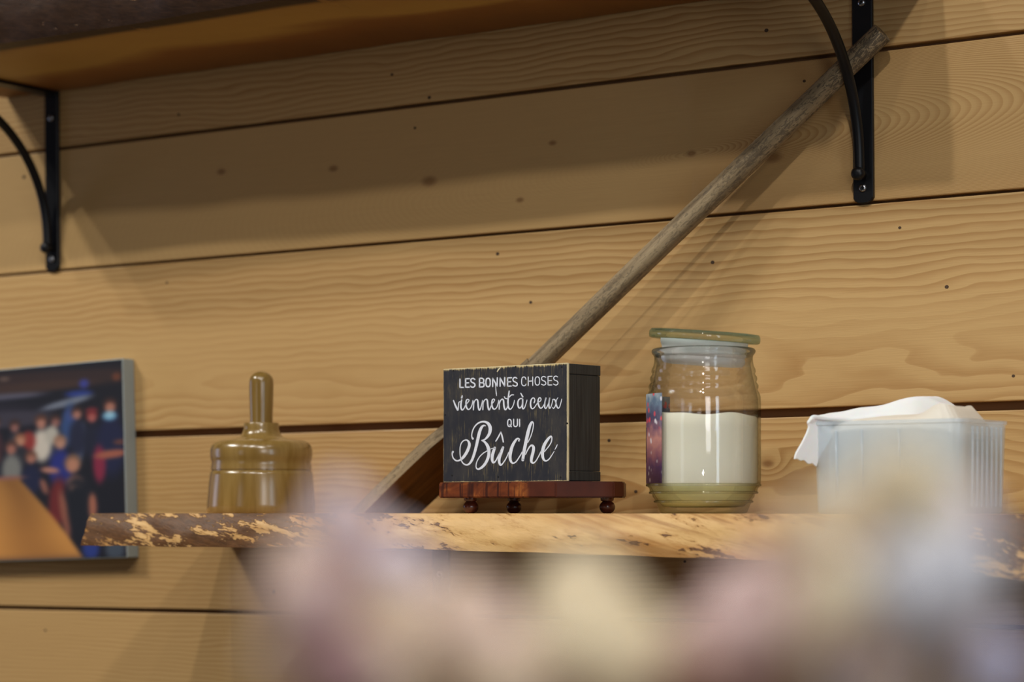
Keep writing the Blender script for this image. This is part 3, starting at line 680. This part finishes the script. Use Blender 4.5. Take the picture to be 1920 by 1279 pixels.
    r4 = [(0, h([(105, 805, 44), (90, 850, 24), (110, 930, 24), (170, 987, 28), (240, 982, 34), (320, 920, 56), (400, 800, 62), (445, 680, 60), (438, 605, 48), (390, 558, 28), (320, 578, 22), (270, 650, 20), (252, 760, 20), (260, 900, 22), (300, 1020, 24), (370, 1075, 28), (440, 1060, 38), (500, 980, 50), (545, 860, 54), (590, 700, 58), (630, 520, 62), (668, 370, 62), (710, 285, 50), (750, 256, 34), (785, 262, 20)]), S),
      (0, h([(520, 530, 44), (500, 490, 24), (502, 420, 22), (535, 320, 24), (600, 232, 28), (690, 182, 34), (780, 180, 42), (850, 225, 62), (883, 310, 70), (868, 420, 62), (810, 510, 45), (755, 553, 28), (700, 566, 16), (755, 588, 40), (810, 650, 58), (845, 730, 68), (855, 830, 64), (838, 930, 60), (780, 1050, 56), (700, 1135, 48), (625, 1165, 34), (588, 1120, 22), (602, 1020, 20), (660, 912, 20), (740, 832, 20), (830, 778, 20)]), S),
      (0, h([(1000, 583, 24), (1055, 490, 28), (1105, 392, 22)]), S), (0, h([(1105, 392, 22), (1132, 480, 32), (1156, 598, 28)]), S),
      (0, h([(885, 748, 12), (930, 732, 16), (985, 722, 22)]), S),
      (0, h([(978, 722, 52), (950, 800, 62), (925, 900, 62), (925, 980, 54), (950, 1032, 38), (1000, 990, 26), (1050, 890, 24), (1100, 790, 20)]), S),
      (0, h([(1150, 715, 50), (1110, 820, 62), (1075, 930, 60), (1070, 1015, 54), (1100, 1080, 38), (1150, 1040, 26), (1220, 930, 22), (1272, 810, 20)]), S),
      (0, g([(370, 570, 42), (378, 540, 28), (340, 528, 34), (290, 580, 50), (230, 690, 62), (195, 820, 66), (185, 920, 60), (202, 1000, 48), (245, 1042, 34), (310, 1010, 26), (380, 910, 24), (450, 790, 22)]), S),
      (0, g([(555, 610, 18), (610, 500, 20), (650, 380, 20), (670, 270, 20), (668, 205, 26), (640, 185, 40), (600, 260, 60), (560, 400, 68), (520, 580, 66), (480, 780, 66), (450, 975, 58)]), S),
      (0, g([(510, 860, 18), (550, 770, 24), (600, 692, 32), (645, 672, 44), (676, 715, 58), (665, 810, 62), (635, 930, 60), (630, 1005, 50), (665, 1040, 34), (720, 1000, 24), (780, 900, 22), (835, 790, 22)]), S),
      (0, g([(900, 805, 18), (940, 755, 20), (1000, 680, 22), (1048, 590, 24), (1056, 510, 26), (1035, 482, 34), (980, 535, 52), (910, 640, 64), (870, 760, 68), (862, 870, 62), (882, 955, 48), (930, 995, 32), (990, 965, 24), (1050, 885, 20), (1105, 795, 14)]), S),
      (0, g([(1120, 758, 12), (1150, 700, 22), (1172, 652, 12)]), S)]
    row(r4, 'large white script word Bûche')
    # a gouge in the paint near the top
    gm = plain('gouge_wood', srgb(230, 218, 180), .6); bm = bmesh.new()
    stroke_mesh(bm, [(932.5, 697, 1.6), (935, 693, 2.4), (938.5, 689, 1.4)], 4, True, .0002)
    for f in bm.faces:
        f.normal_update()
        if f.normal.y > 0: f.normal_flip()
    obj('paint_chip', bm, gm, e)
    tag(e, 'black painted wooden block sign with white lettering, on the red-brown stand', 'sign')
sign()

# ------------------------------------------------------------------ glass candle jar
JD = 2.20; JK = JD/F
def glass_mat(name, c, rough=.0, ior=1.45, power=3.0, refr=.5, base=(1, 1, 1)):
    """thin clear glass: passes light straight on, tinted more where the wall is seen edge-on, mirrors by Fresnel"""
    q = N(name, rough); t = q.t; out = [n for n in t.nodes if n.type == 'OUTPUT_MATERIAL'][0]
    lw = q.node('ShaderNodeLayerWeight'); lw.inputs[0].default_value = .5
    f3 = q.ma('POWER', lw.outputs['Facing'], power)
    tr = q.node('ShaderNodeBsdfTransparent'); q.put(tr.inputs[0], q.mix(f3, base, c))
    gl = q.node('ShaderNodeBsdfGlossy'); gl.inputs['Roughness'].default_value = max(rough, .02)
    fr = q.ma('MULTIPLY_ADD', q.ma('POWER', lw.outputs['Facing'], 4.0), .55, .05)
    ms = q.node('ShaderNodeMixShader'); t.links.new(fr, ms.inputs[0]); t.links.new(tr.outputs[0], ms.inputs[1]); t.links.new(gl.outputs[0], ms.inputs[2])
    rf = q.node('ShaderNodeBsdfRefraction'); rf.inputs['IOR'].default_value = ior; rf.inputs['Roughness'].default_value = 0; q.put(rf.inputs['Color'], q.mix(f3, base, c))
    m2 = q.node('ShaderNodeMixShader'); m2.inputs[0].default_value = refr
    t.links.new(tr.outputs[0], m2.inputs[1]); t.links.new(rf.outputs[0], m2.inputs[2]); t.links.new(m2.outputs[0], ms.inputs[1])
    t.links.new(ms.outputs[0], out.inputs[0]); return q.m
def jar():
    c0 = P(1319, 960, JD); e = empty('candle_jar', (c0.x, c0.y, SH), (0, 0, TH))
    px = lambda r, y: (r*JK, (961.2-y)*JK)
    out = [(0, 961), (77, 961), (81, 959), (84, 954), (88, 944), (90.5, 940), (91.5, 934), (95, 930), (96, 925), (100.5, 920.5), (101.5, 914), (106, 909.5), (106.8, 905), (107.2, 890), (107.2, 790), (107.2, 752), (106.5, 742),
           (104.5, 736), (101, 730), (102.8, 725), (102.6, 721), (98.6, 715), (100.4, 710), (100, 706), (96.2, 700), (97.6, 695), (97, 691), (94, 685), (92.5, 678), (92, 668), (93.5, 664.5), (96.5, 661), (97.3, 657.5), (96, 654), (92, 652)]
    inn = [(88, 653.5), (87, 660), (87.5, 680), (91, 700), (95, 718), (99, 735), (102, 746), (102.6, 760), (102.6, 900), (100, 910), (93, 925), (84, 940), (76, 948), (60, 950), (0, 950)]
    o1 = [p for p in out if 664 <= p[1] <= 905.5]; i1 = [p for p in inn if 664 < p[1] < 905]
    bm = bmesh.new(); lathe(bm, [px(*p) for p in o1+i1], 96, closed=True)
    obj('glass', bm, glass_mat('jar_glass', (.40, .45, .34), power=3.2, refr=.12), e, smooth=True, angle=60)
    real = glass_mat('thick_glass', (.72, .80, .60), power=2, refr=.7)
    o2 = [p for p in out if p[1] >= 905]; i2 = [p for p in inn if p[1] > 901]
    bm = bmesh.new(); lathe(bm, [px(*p) for p in o2+[(102.6, 905.1)]+i2], 96); obj('base', bm, glass_mat('base_glass', (.52, .56, .36), power=2.0, refr=.12, base=(.98, 1, .95)), e, smooth=True, angle=40)
    for rr, yy in ((101.2, 922), (107, 908), (92, 939)):
        bm = bmesh.new(); lathe(bm, [((rr+1.3*math.cos(a_))*JK, (961.2-yy+2.2*math.sin(a_))*JK) for a_ in [2*math.pi*k/10 for k in range(10)]], 72, closed=True)
        obj('ridge', bm, real, e, smooth=True)
    bm = bmesh.new(); lathe(bm, [px(*p) for p in [(92.2, 667.5), (93.5, 664.5), (96.5, 661), (97.5, 657), (96, 653.5), (92, 652), (88, 653.5), (86.8, 660), (87, 667.5)]], 96, closed=True); obj('rim', bm, real, e, smooth=True, angle=60)
    # wax: uneven top
    bm = bmesh.new(); n = 72; rings = []
    prof = [(0, 949), (59, 949), (74, 947), (82, 940), (91, 925), (98, 910), (100.5, 900), (101, 870), (101, 840), (101, 800)]
    for r, y in prof: rings.append([bm.verts.new((max(r, .01)*JK*math.cos(2*math.pi*k/n), max(r, .01)*JK*math.sin(2*math.pi*k/n), (961.2-y)*JK)) for k in range(n)])
    for r, dy in ((101, 0), (99.5, -1.5), (92, 3), (80, 9), (50, 10), (.01, 10)):
        ring = []
        for k in range(n):
            a = 2*math.pi*k/n
            yt = 779+5*math.cos(a-.3)+3.0*math.sin(3*a+1)+1.5*math.sin(7*a)
            ring.append(bm.verts.new((r*JK*math.cos(a), r*JK*math.sin(a), (961.2-yt-dy)*JK)))
        rings.append(ring)
    for a_, b_ in zip(rings, rings[1:]):
        for k in range(n): bm.faces.new((a_[k], a_[(k+1) % n], b_[(k+1) % n], b_[k]))
    bmesh.ops.recalc_face_normals(bm, faces=bm.faces[:])
    q = N('candle_wax', .55); wz = q.xyz(q.co())[2]; zb = (961.2-908)*JK
    q.col(q.mix(q.smooth(wz, zb-.002, zb+.002), srgb(244, 238, 196), (.99, .945, .76)))
    q.b.inputs['Subsurface Weight'].default_value = .1; q.b.inputs['Subsurface Radius'].default_value = (.01, .008, .005); q.b.inputs['Subsurface Scale'].default_value = .5
    obj('wax', bm, q.m, e, smooth=True, angle=60)
    # wick
    bm = bmesh.new(); tube(bm, [(0, 0, (961.2-788)*JK), (.0005, 0, (961.2-776)*JK)], .0012, 8); obj('wick', bm, plain('burnt_wick', (.02, .02, .02), .9), e)
    # paper label wrapped round the left side
    q = N('label_print', .5); v = q.co(); x, y, z = q.xyz(v)[:3]
    vo = q.node('ShaderNodeTexVoronoi'); q.put(vo.inputs['Vector'], q.mp(v, (220, 220, 160))); vo.inputs['Scale'].default_value = 1.0
    t = q.ma('DIVIDE', q.ma('SUBTRACT', z, (961.2-905)*JK), 170*JK, clamp=True)
    base = q.ramp(q.ma('ADD', t, q.ma('MULTIPLY', q.ma('SUBTRACT', q.noise(v, 160, 3), .5), .25)),
                  [(0, srgb(84, 56, 104)), (.18, srgb(98, 66, 112)), (.3, srgb(150, 96, 110)), (.48, srgb(190, 130, 116)), (.62, srgb(120, 80, 96)), (.72, srgb(58, 50, 82)), (.9, srgb(90, 110, 130)), (1, srgb(150, 160, 165))])
    rnd = q.xyz(vo.outputs['Color'])[0]
    spk = q.ma('MULTIPLY', q.smooth(rnd, .72, .8), q.smooth(vo.outputs['Distance'], .5, .25))
    c = q.mix(q.ma('MULTIPLY', spk, q.smooth(t, .55, .7)), base, srgb(214, 60, 70))
    spw = q.ma('MULTIPLY', q.smooth(rnd, .25, .18), q.smooth(vo.outputs['Distance'], .45, .2))
    c = q.mix(q.ma('MULTIPLY', spw, .8), c, srgb(226, 220, 226)); q.col(c)
    def patch(name, r, a0, a1, y0, y1, mat):
        bm = bmesh.new(); n = 28; rr = []
        for k in range(n+1):
            a_ = R(a0+(a1-a0)*k/n)
            rr.append((bm.verts.new((r*JK*math.cos(a_), r*JK*math.sin(a_), (961.2-y0)*JK)), bm.verts.new((r*JK*math.cos(a_), r*JK*math.sin(a_), (961.2-y1)*JK))))
        for a_, b_ in zip(rr, rr[1:]): bm.faces.new((a_[0], b_[0], b_[1], a_[1]))
        o = obj(name, bm, mat, e, smooth=True); s = o.modifiers.new('thickness', 'SOLIDIFY'); s.thickness = .00015; s.offset = 1; return o
    lb = patch('label', 107.5, 122, 220, 738, 905, q.m); lb['label'] = 'printed paper label with red, white and purple winter print'
    patch('label_strip', 107.85, 168, 184, 800, 866, plain('label_black', (.012, .012, .016), .5))
    # lid, a little askew
    lid = empty('lid', (0, 0, 0)); lid.parent = e
    lid.location = (1*JK, 0, (961.2-646)*JK); lid.rotation_euler = (R(3.2), R(4.0), 0)
    bm = bmesh.new()
    pr = [(0, 9.5), (60, 10), (84, 9.5), (92, 8.5), (99, 8), (103.5, 10), (104.5, 15), (104, 21), (101, 25.5), (96, 26), (92, 23.5), (60, 22.5), (0, 22.5)]
    lathe(bm, [(r*JK, z*JK) for r, z in pr], 96); o = obj('glass_disc', bm, glass_mat('lid_glass', (.58, .80, .74), power=.9, refr=.3, base=(.93, .985, .97)), lid, smooth=True, angle=60)
    bm = bmesh.new()
    pr = [(0, 8.9), (82, 8.9), (82, 2), (80, -2), (78, -10), (80, -13), (80, -17), (77, -21), (79, -25), (79, -30), (74, -36), (60, -38), (0, -38)]
    lathe(bm, [(r*JK, z*JK) for r, z in pr], 72)
    q = N('frosted_seal', .45); q.col((.88, .87, .88)); q.b.inputs['Transmission Weight'].default_value = .45; q.b.inputs['IOR'].default_value = 1.2
    obj('seal_plug', bm, q.m, lid, smooth=True, angle=50)
    tag(e, 'glass candle jar with cream wax, side label and crooked glass lid, right of the sign', 'candle')
jar()

# ------------------------------------------------------------------ clear plastic tub with tissue
def tub():
    k = 2.10/F
    a = P(1517, 962, 2.135); a.z = SH; rot = R(-3)
    e = empty('plastic_tub', a, (0, 0, rot)); X, D, H = .147, .098, 175*k
    def wallring(bm, inset, z0, z1, rr=.012, n=8):
        def ring(z, ins, rad):
            pts = []
            for cx, cy, a0 in ((X-ins-rad, D-ins-rad, 0), (ins+rad, D-ins-rad, 90), (ins+rad, ins+rad, 180), (X-ins-rad, ins+rad, 270)):
                for j in range(n+1):
                    t = R(a0+90*j/n); pts.append(bm.verts.new((cx+rad*math.cos(t), cy+rad*math.sin(t), z)))
            return pts
        return ring
    bm = bmesh.new(); rg = wallring(bm, 0, 0, H)
    outs = [rg(0, .004, .010), rg(.002, .0025, .011), rg(H-.004, .0002, .013), rg(H-.003, -.0012, .014), rg(H, -.0012, .014),
            rg(H, .0018, .011), rg(.004, .0042, .009), rg(.0035, .006, .008)]
    for p, q_ in zip(outs, outs[1:]):
        for j in range(len(p)): bm.faces.new((p[j], p[(j+1) % len(p)], q_[(j+1) % len(p)], q_[j]))
    bm.faces.new(outs[0][::-1]); bm.faces.new(outs[-1]); bmesh.ops.recalc_face_normals(bm, faces=bm.faces[:])
    q = N('clear_plastic', .15); q.col((.80, .88, .95)); q.b.inputs['Specular IOR Level'].default_value = .8
    tr = q.node('ShaderNodeBsdfTransparent'); tr.inputs[0].default_value = (.93, .96, .98, 1); ms = q.node('ShaderNodeMixShader'); ms.inputs[0].default_value = .66
    q.t.links.new(q.b.outputs[0], ms.inputs[1]); q.t.links.new(tr.outputs[0], ms.inputs[2]); q.t.links.new(ms.outputs[0], [n for n in q.t.nodes if n.type == 'OUTPUT_MATERIAL'][0].inputs[0])
    obj('tub_wall', bm, q.m, e, smooth=True, angle=40)
    # moulded ribs on the right side
    for j in range(7):
        bm = bmesh.new(); y = .020+j*.0095; tube(bm, [(X+.0002, y, .006), (X+.0006, y, H-.006)], .0011, 8); obj('rib_or_glint', bm, q.m, e, smooth=True)
    for x_ in (.027, .052, .088):  # added front bars stand in for vertical lamp reflections on the plastic
        bm = bmesh.new(); tube(bm, [(x_, .0018, .010), (x_, -.0002, H-.008)], .0013, 8); obj('rib_or_glint', bm, q.m, e, smooth=True)
    tag(e, 'clear plastic tub holding folded tissue, at the right of the shelf behind blurred flowers', 'tub')
    # bundle of soft white tissue filling the tub
    nm = N('cream_paper', .8); nm.col(nm.mix(nm.noise(nm.co(), 30, 2), srgb(222, 214, 198), srgb(240, 234, 222)))
    bm = bmesh.new(); n = 96; rings = []
    for z0, ins in ((0, .004), (.003, 0), (H*.3, .0), (H*.6, .0), (H*.86, .0005), (H*.93, .004), (H*.97, .012), (H*1.0, .028), (H*1.02, .045)):
        ring = []
        for k_ in range(n):
            t = 2*math.pi*k_/n; cx, cy = math.cos(t), math.sin(t)
            sx = math.copysign(abs(cx)**.32, cx); sy = math.copysign(abs(cy)**.32, cy)
            fo = .0012*noise.noise(Vector((math.cos(t)*9, math.sin(t)*9, z0*8)))
            x_ = X/2+sx*max(.01, X/2-.0085-ins*1.2+fo); y_ = D/2+sy*max(.004, D/2-.0085-ins*.9+fo)
            bumpz = .012*math.exp(-((x_/X-.80)/.11)**2)*min(1, ins/.012)
            ring.append(bm.verts.new((x_, y_, z0+bumpz)))
        rings.append(ring)
    for p, q_ in zip(rings, rings[1:]):
        for j in range(n): bm.faces.new((p[j], p[(j+1) % n], q_[(j+1) % n], q_[j]))
    bm.faces.new(rings[0][::-1]); bm.faces.new(rings[-1]); bmesh.ops.recalc_face_normals(bm, faces=bm.faces[:])
    st = obj('tissue_bundle', bm, nm.m, None, smooth=True, angle=60); st.location = e.matrix_basis @ Vector((0, 0, .0045)); st.rotation_euler = (0, 0, rot)
    tag(st, 'bundle of cream tissue filling the inside of the clear plastic tub', 'tissue')
    # white tissue pulled over the rim
    # path: pixel x, pixel y of the crest, offset back, width across, how far the sides fall
    path = [(1495, 866, -.006, .008, .001), (1500, 852, -.006, .008, .001), (1510, 830, -.005, .008, .001), (1519, 808, -.003, .010, .001), (1518, 790, -.001, .018, .002), (1524, 778, .004, .030, .003), (1550, 776, .010, .040, .006),
            (1590, 767, .016, .048, .012), (1630, 756, .020, .054, .017), (1665, 745, .022, .058, .021), (1690, 741, .024, .058, .022), (1712, 751, .026, .052, .018), (1730, 768, .028, .040, .010), (1742, 788, .030, .03, .004)]
    rows = []; cp = cr(path, 6)
    bm = bmesh.new(); m = 26
    for i, p in enumerate(cp):
        base = P(p[0], p[1], 2.125); t = i/len(cp); rowv = []
        for j in range(m+1):
            u = j/m-.5
            off = Vector((.25, 1, 0))*(u*p[3]+p[2]+.016)
            fall = p[4]*(2*abs(u))**1.6
            fold = .0022*math.cos(u*16+t*4)*min(1, p[4]/.01)+.0020*noise.noise(Vector((t*11, u*5, 2)))
            side = u*.0160*max(0, min(1, (.003-p[4])/.0015))
            rowv.append(bm.verts.new(base+off+(RV*.9-Vector((0, 0, .42)))*side+Vector((0, 0, fold-fall))))
        rows.append(rowv)
    for r0, r1 in zip(rows, rows[1:]):
        for j in range(m): bm.faces.new((r0[j], r0[j+1], r1[j+1], r1[j]))
    tq = N('white_tissue', .8); tq.col((.93, .92, .93)); tq.b.inputs['Subsurface Weight'].default_value = .2; tq.b.inputs['Subsurface Scale'].default_value = .01
    o = obj('tissue', bm, tq.m, None, smooth=True)
    s = o.modifiers.new('t', 'SOLIDIFY'); s.thickness = .0036; s.offset = 0
    b = o.modifiers.new('s', 'SUBSURF'); b.levels = 1; b.render_levels = 1
    tag(o, 'crumpled white tissue draped over the left rim of the clear plastic tub', 'tissue')
tub()

# ------------------------------------------------------------------ dried flowers close to the lens
def petal_mat(name, c):
    q = N(name, .8); v = q.co(); q.col(q.mix(q.noise(v, 120, 2), tuple(x*.86 for x in c), tuple(min(1, x*1.12) for x in c)))
    tr = q.node('ShaderNodeBsdfTranslucent'); tr.inputs[0].default_value = (*c, 1)
    ms = q.node('ShaderNodeMixShader'); ms.inputs[0].default_value = .45
    q.t.links.new(q.b.outputs[0], ms.inputs[1]); q.t.links.new(tr.outputs[0], ms.inputs[2])
    out = [n for n in q.t.nodes if n.type == 'OUTPUT_MATERIAL'][0]; q.t.links.new(ms.outputs[0], out.inputs[0]); return q.m
PC = {'cream': srgb(240, 222, 178), 'lavender': srgb(228, 214, 226), 'pink': srgb(232, 200, 196), 'mauve': srgb(184, 142, 144), 'tan': srgb(222, 194, 150),
      'peach': srgb(238, 206, 176), 'greyblue': srgb(214, 214, 222), 'brown': srgb(188, 150, 128), 'blue': srgb(208, 206, 238), 'white': srgb(232, 226, 220)}
PC = {k: tuple(.42+.58*c for c in v) if k not in ('mauve', 'brown') else tuple(.12+.88*c for c in v) for k, v in PC.items()}
PM = {k: petal_mat('petals_'+k, v) for k, v in PC.items()}
stem_m = plain('dry_stem', srgb(150, 130, 84), .8)
VASE = P(1180, 1900, .50); VASE.z = 1.18
def head(parent, c, loc, rad, rnd):
    bm = bmesh.new(); n = 330
    bmesh.ops.create_icosphere(bm, subdivisions=2, radius=rad*.62)
    for i in range(n):
        d = Vector((rnd.gauss(0, 1), rnd.gauss(0, 1), rnd.gauss(0, 1))).normalized()
        rr = rad*(rnd.random()**.45); ctr = d*rr; s = rad*rnd.uniform(.20, .34)
        nn = (d+Vector((rnd.gauss(0, .5), rnd.gauss(0, .5), rnd.gauss(0, .5)))).normalized()
        a = nn.orthogonal().normalized(); a = Matrix.Rotation(rnd.random()*6.28, 3, nn) @ a; b = nn.cross(a)
        tip = ctr+a*s; vs = [bm.verts.new(p) for p in (ctr-a*s*.9, ctr-a*s*.2+b*s*.55+nn*s*.15, tip+nn*s*.25, ctr-a*s*.2-b*s*.55+nn*s*.15)]
        bm.faces.new(vs)
    o = obj('flower_head', bm, PM[c], parent, smooth=False); o.location = loc; return o
sprays = [
 ('pinkish dried flower spray at the far left of the blurred bouquet', [('peach', 575, 1045, 42), ('mauve', 600, 1185, 62), ('pink', 585, 1110, 44), ('mauve', 650, 1255, 60), ('peach', 538, 1120, 42), ('tan', 540, 1235, 48)]),
 ('tall lavender dried flower spray rising in front of the shelf left of centre', [('lavender', 640, 950, 36), ('pink', 668, 1005, 44), ('lavender', 742, 1075, 56), ('mauve', 672, 1070, 28), ('lavender', 600, 990, 18)]),
 ('beige dried flower spray below the left part of the shelf', [('peach', 650, 1150, 60), ('tan', 735, 1180, 66), ('tan', 720, 1262, 74), ('peach', 838, 1172, 50)]),
 ('peach and tan dried flower spray under the sign', [('peach', 868, 1150, 56), ('tan', 850, 1230, 74), ('pink', 960, 1225, 58), ('tan', 940, 1285, 66)]),
 ('round cream dried flower spray in the bottom centre', [('cream', 1090, 1110, 62), ('cream', 1130, 1170, 66), ('cream', 1060, 1200, 52), ('brown', 1040, 1285, 50)]),
 ('cream dried flower spray at the bottom below the candle jar', [('cream', 1190, 1245, 74), ('brown', 1290, 1265, 50), ('pink', 1330, 1210, 56), ('mauve', 1370, 1290, 54)]),
 ('pinkish grey dried flower spray below the candle jar', [('pink', 1400, 1115, 56), ('pink', 1450, 1170, 62), ('mauve', 1525, 1115, 40), ('lavender', 1470, 1250, 64)]),
 ('tall cream dried flower spray in front of the plastic tub', [('cream', 1700, 895, 50), ('cream', 1640, 950, 52), ('tan', 1580, 1010, 54), ('cream', 1745, 940, 40), ('peach', 1500, 1045, 46), ('mauve', 1685, 965, 22), ('cream', 1530, 975, 34), ('peach', 1450, 1010, 26)]),
 ('pale grey dried flower spray in the middle of the right cluster', [('white', 1690, 1020, 62), ('cream', 1610, 1075, 62), ('greyblue', 1720, 1100, 66), ('white', 1640, 1165, 70), ('brown', 1600, 1215, 44), ('cream', 1560, 1110, 50)]),
 ('bluish white dried flower spray at the right of the cluster', [('lavender', 1785, 960, 46), ('greyblue', 1805, 1045, 52), ('lavender', 1770, 1130, 60), ('greyblue', 1700, 1200, 70), ('greyblue', 1840, 1110, 34)]),
 ('lavender dried flower spray at the lower right corner', [('pink', 1790, 1215, 62), ('blue', 1855, 1250, 54), ('lavender', 1720, 1290, 66), ('peach', 1620, 1285, 60)]),
 ('mixed tan dried flower spray at the bottom right of centre', [('tan', 1540, 1185, 50), ('lavender', 1560, 1270, 60), ('brown', 1470, 1300, 50), ('pink', 1400, 1240, 56)]),
]
for si, (lab, hs) in enumerate(sprays):
    rnd = random.Random(si+11)
    e = empty('dried_flower_spray', (VASE.x+rnd.uniform(-.012, .012), VASE.y+rnd.uniform(-.012, .012), VASE.z-.12))
    tag(e, lab, 'flower', 'dried flowers close to the camera')
    o = Vector(e.location); bm = bmesh.new(); tops_ = []
    for c, px, py, r in hs:
        dep = rnd.uniform(.47, .56); p = P(px, py, dep)-o; head(e, c, p, r*dep/F*1.38, rnd); tops_.append(p)
    main = sum(tops_, Vector())/len(tops_); fork = Vector((main.x*.6, main.y*.6, main.z*.62))
    tube(bm, [(0, 0, 0), (fork.x*.3, fork.y*.3, fork.z*.5), tuple(fork)], .0014, 6)
    for p in tops_:
        mid = fork.lerp(p, .5)+Vector((rnd.uniform(-.004, .004), rnd.uniform(-.004, .004), 0)); tube(bm, [tuple(fork), tuple(mid), tuple(p)], [.0010, .0008, .0006], 5)
    obj('stem', bm, stem_m, e, smooth=True)
bm = bmesh.new()
lathe(bm, [(0, 0), (.045, 0), (.05, .005), (.055, .04), (.05, .09), (.036, .125), (.034, .14), (.030, .14), (.032, .12), (.044, .09), (.048, .04), (.042, .008), (0, .008)], 40)
v = obj('vase', bm, plain('vase_glaze', srgb(210, 200, 185), .3), None, smooth=True, angle=60); v.location = (VASE.x, VASE.y, 1.051)
tag(v, 'pale ceramic vase holding the dried flowers below the frame', 'vase')
tb = empty('pedestal_table', (VASE.x, VASE.y, 0)); tm = plain('table_wood', srgb(140, 100, 60), .5)
bm = bmesh.new(); lathe(bm, [(0, 1.02), (.25, 1.02), (.26, 1.03), (.26, 1.045), (.25, 1.05), (0, 1.05)], 48); obj('table_top', bm, tm, tb, smooth=True, angle=50)
bm = bmesh.new(); lathe(bm, [(0, 0), (.2, 0), (.2, .02), (.04, .04), (.03, .5), (.04, 1.0), (.06, 1.02), (0, 1.02)], 32); obj('pedestal', bm, tm, tb, smooth=True, angle=50)
tag(tb, 'round wooden pedestal table carrying the vase of dried flowers', 'table')
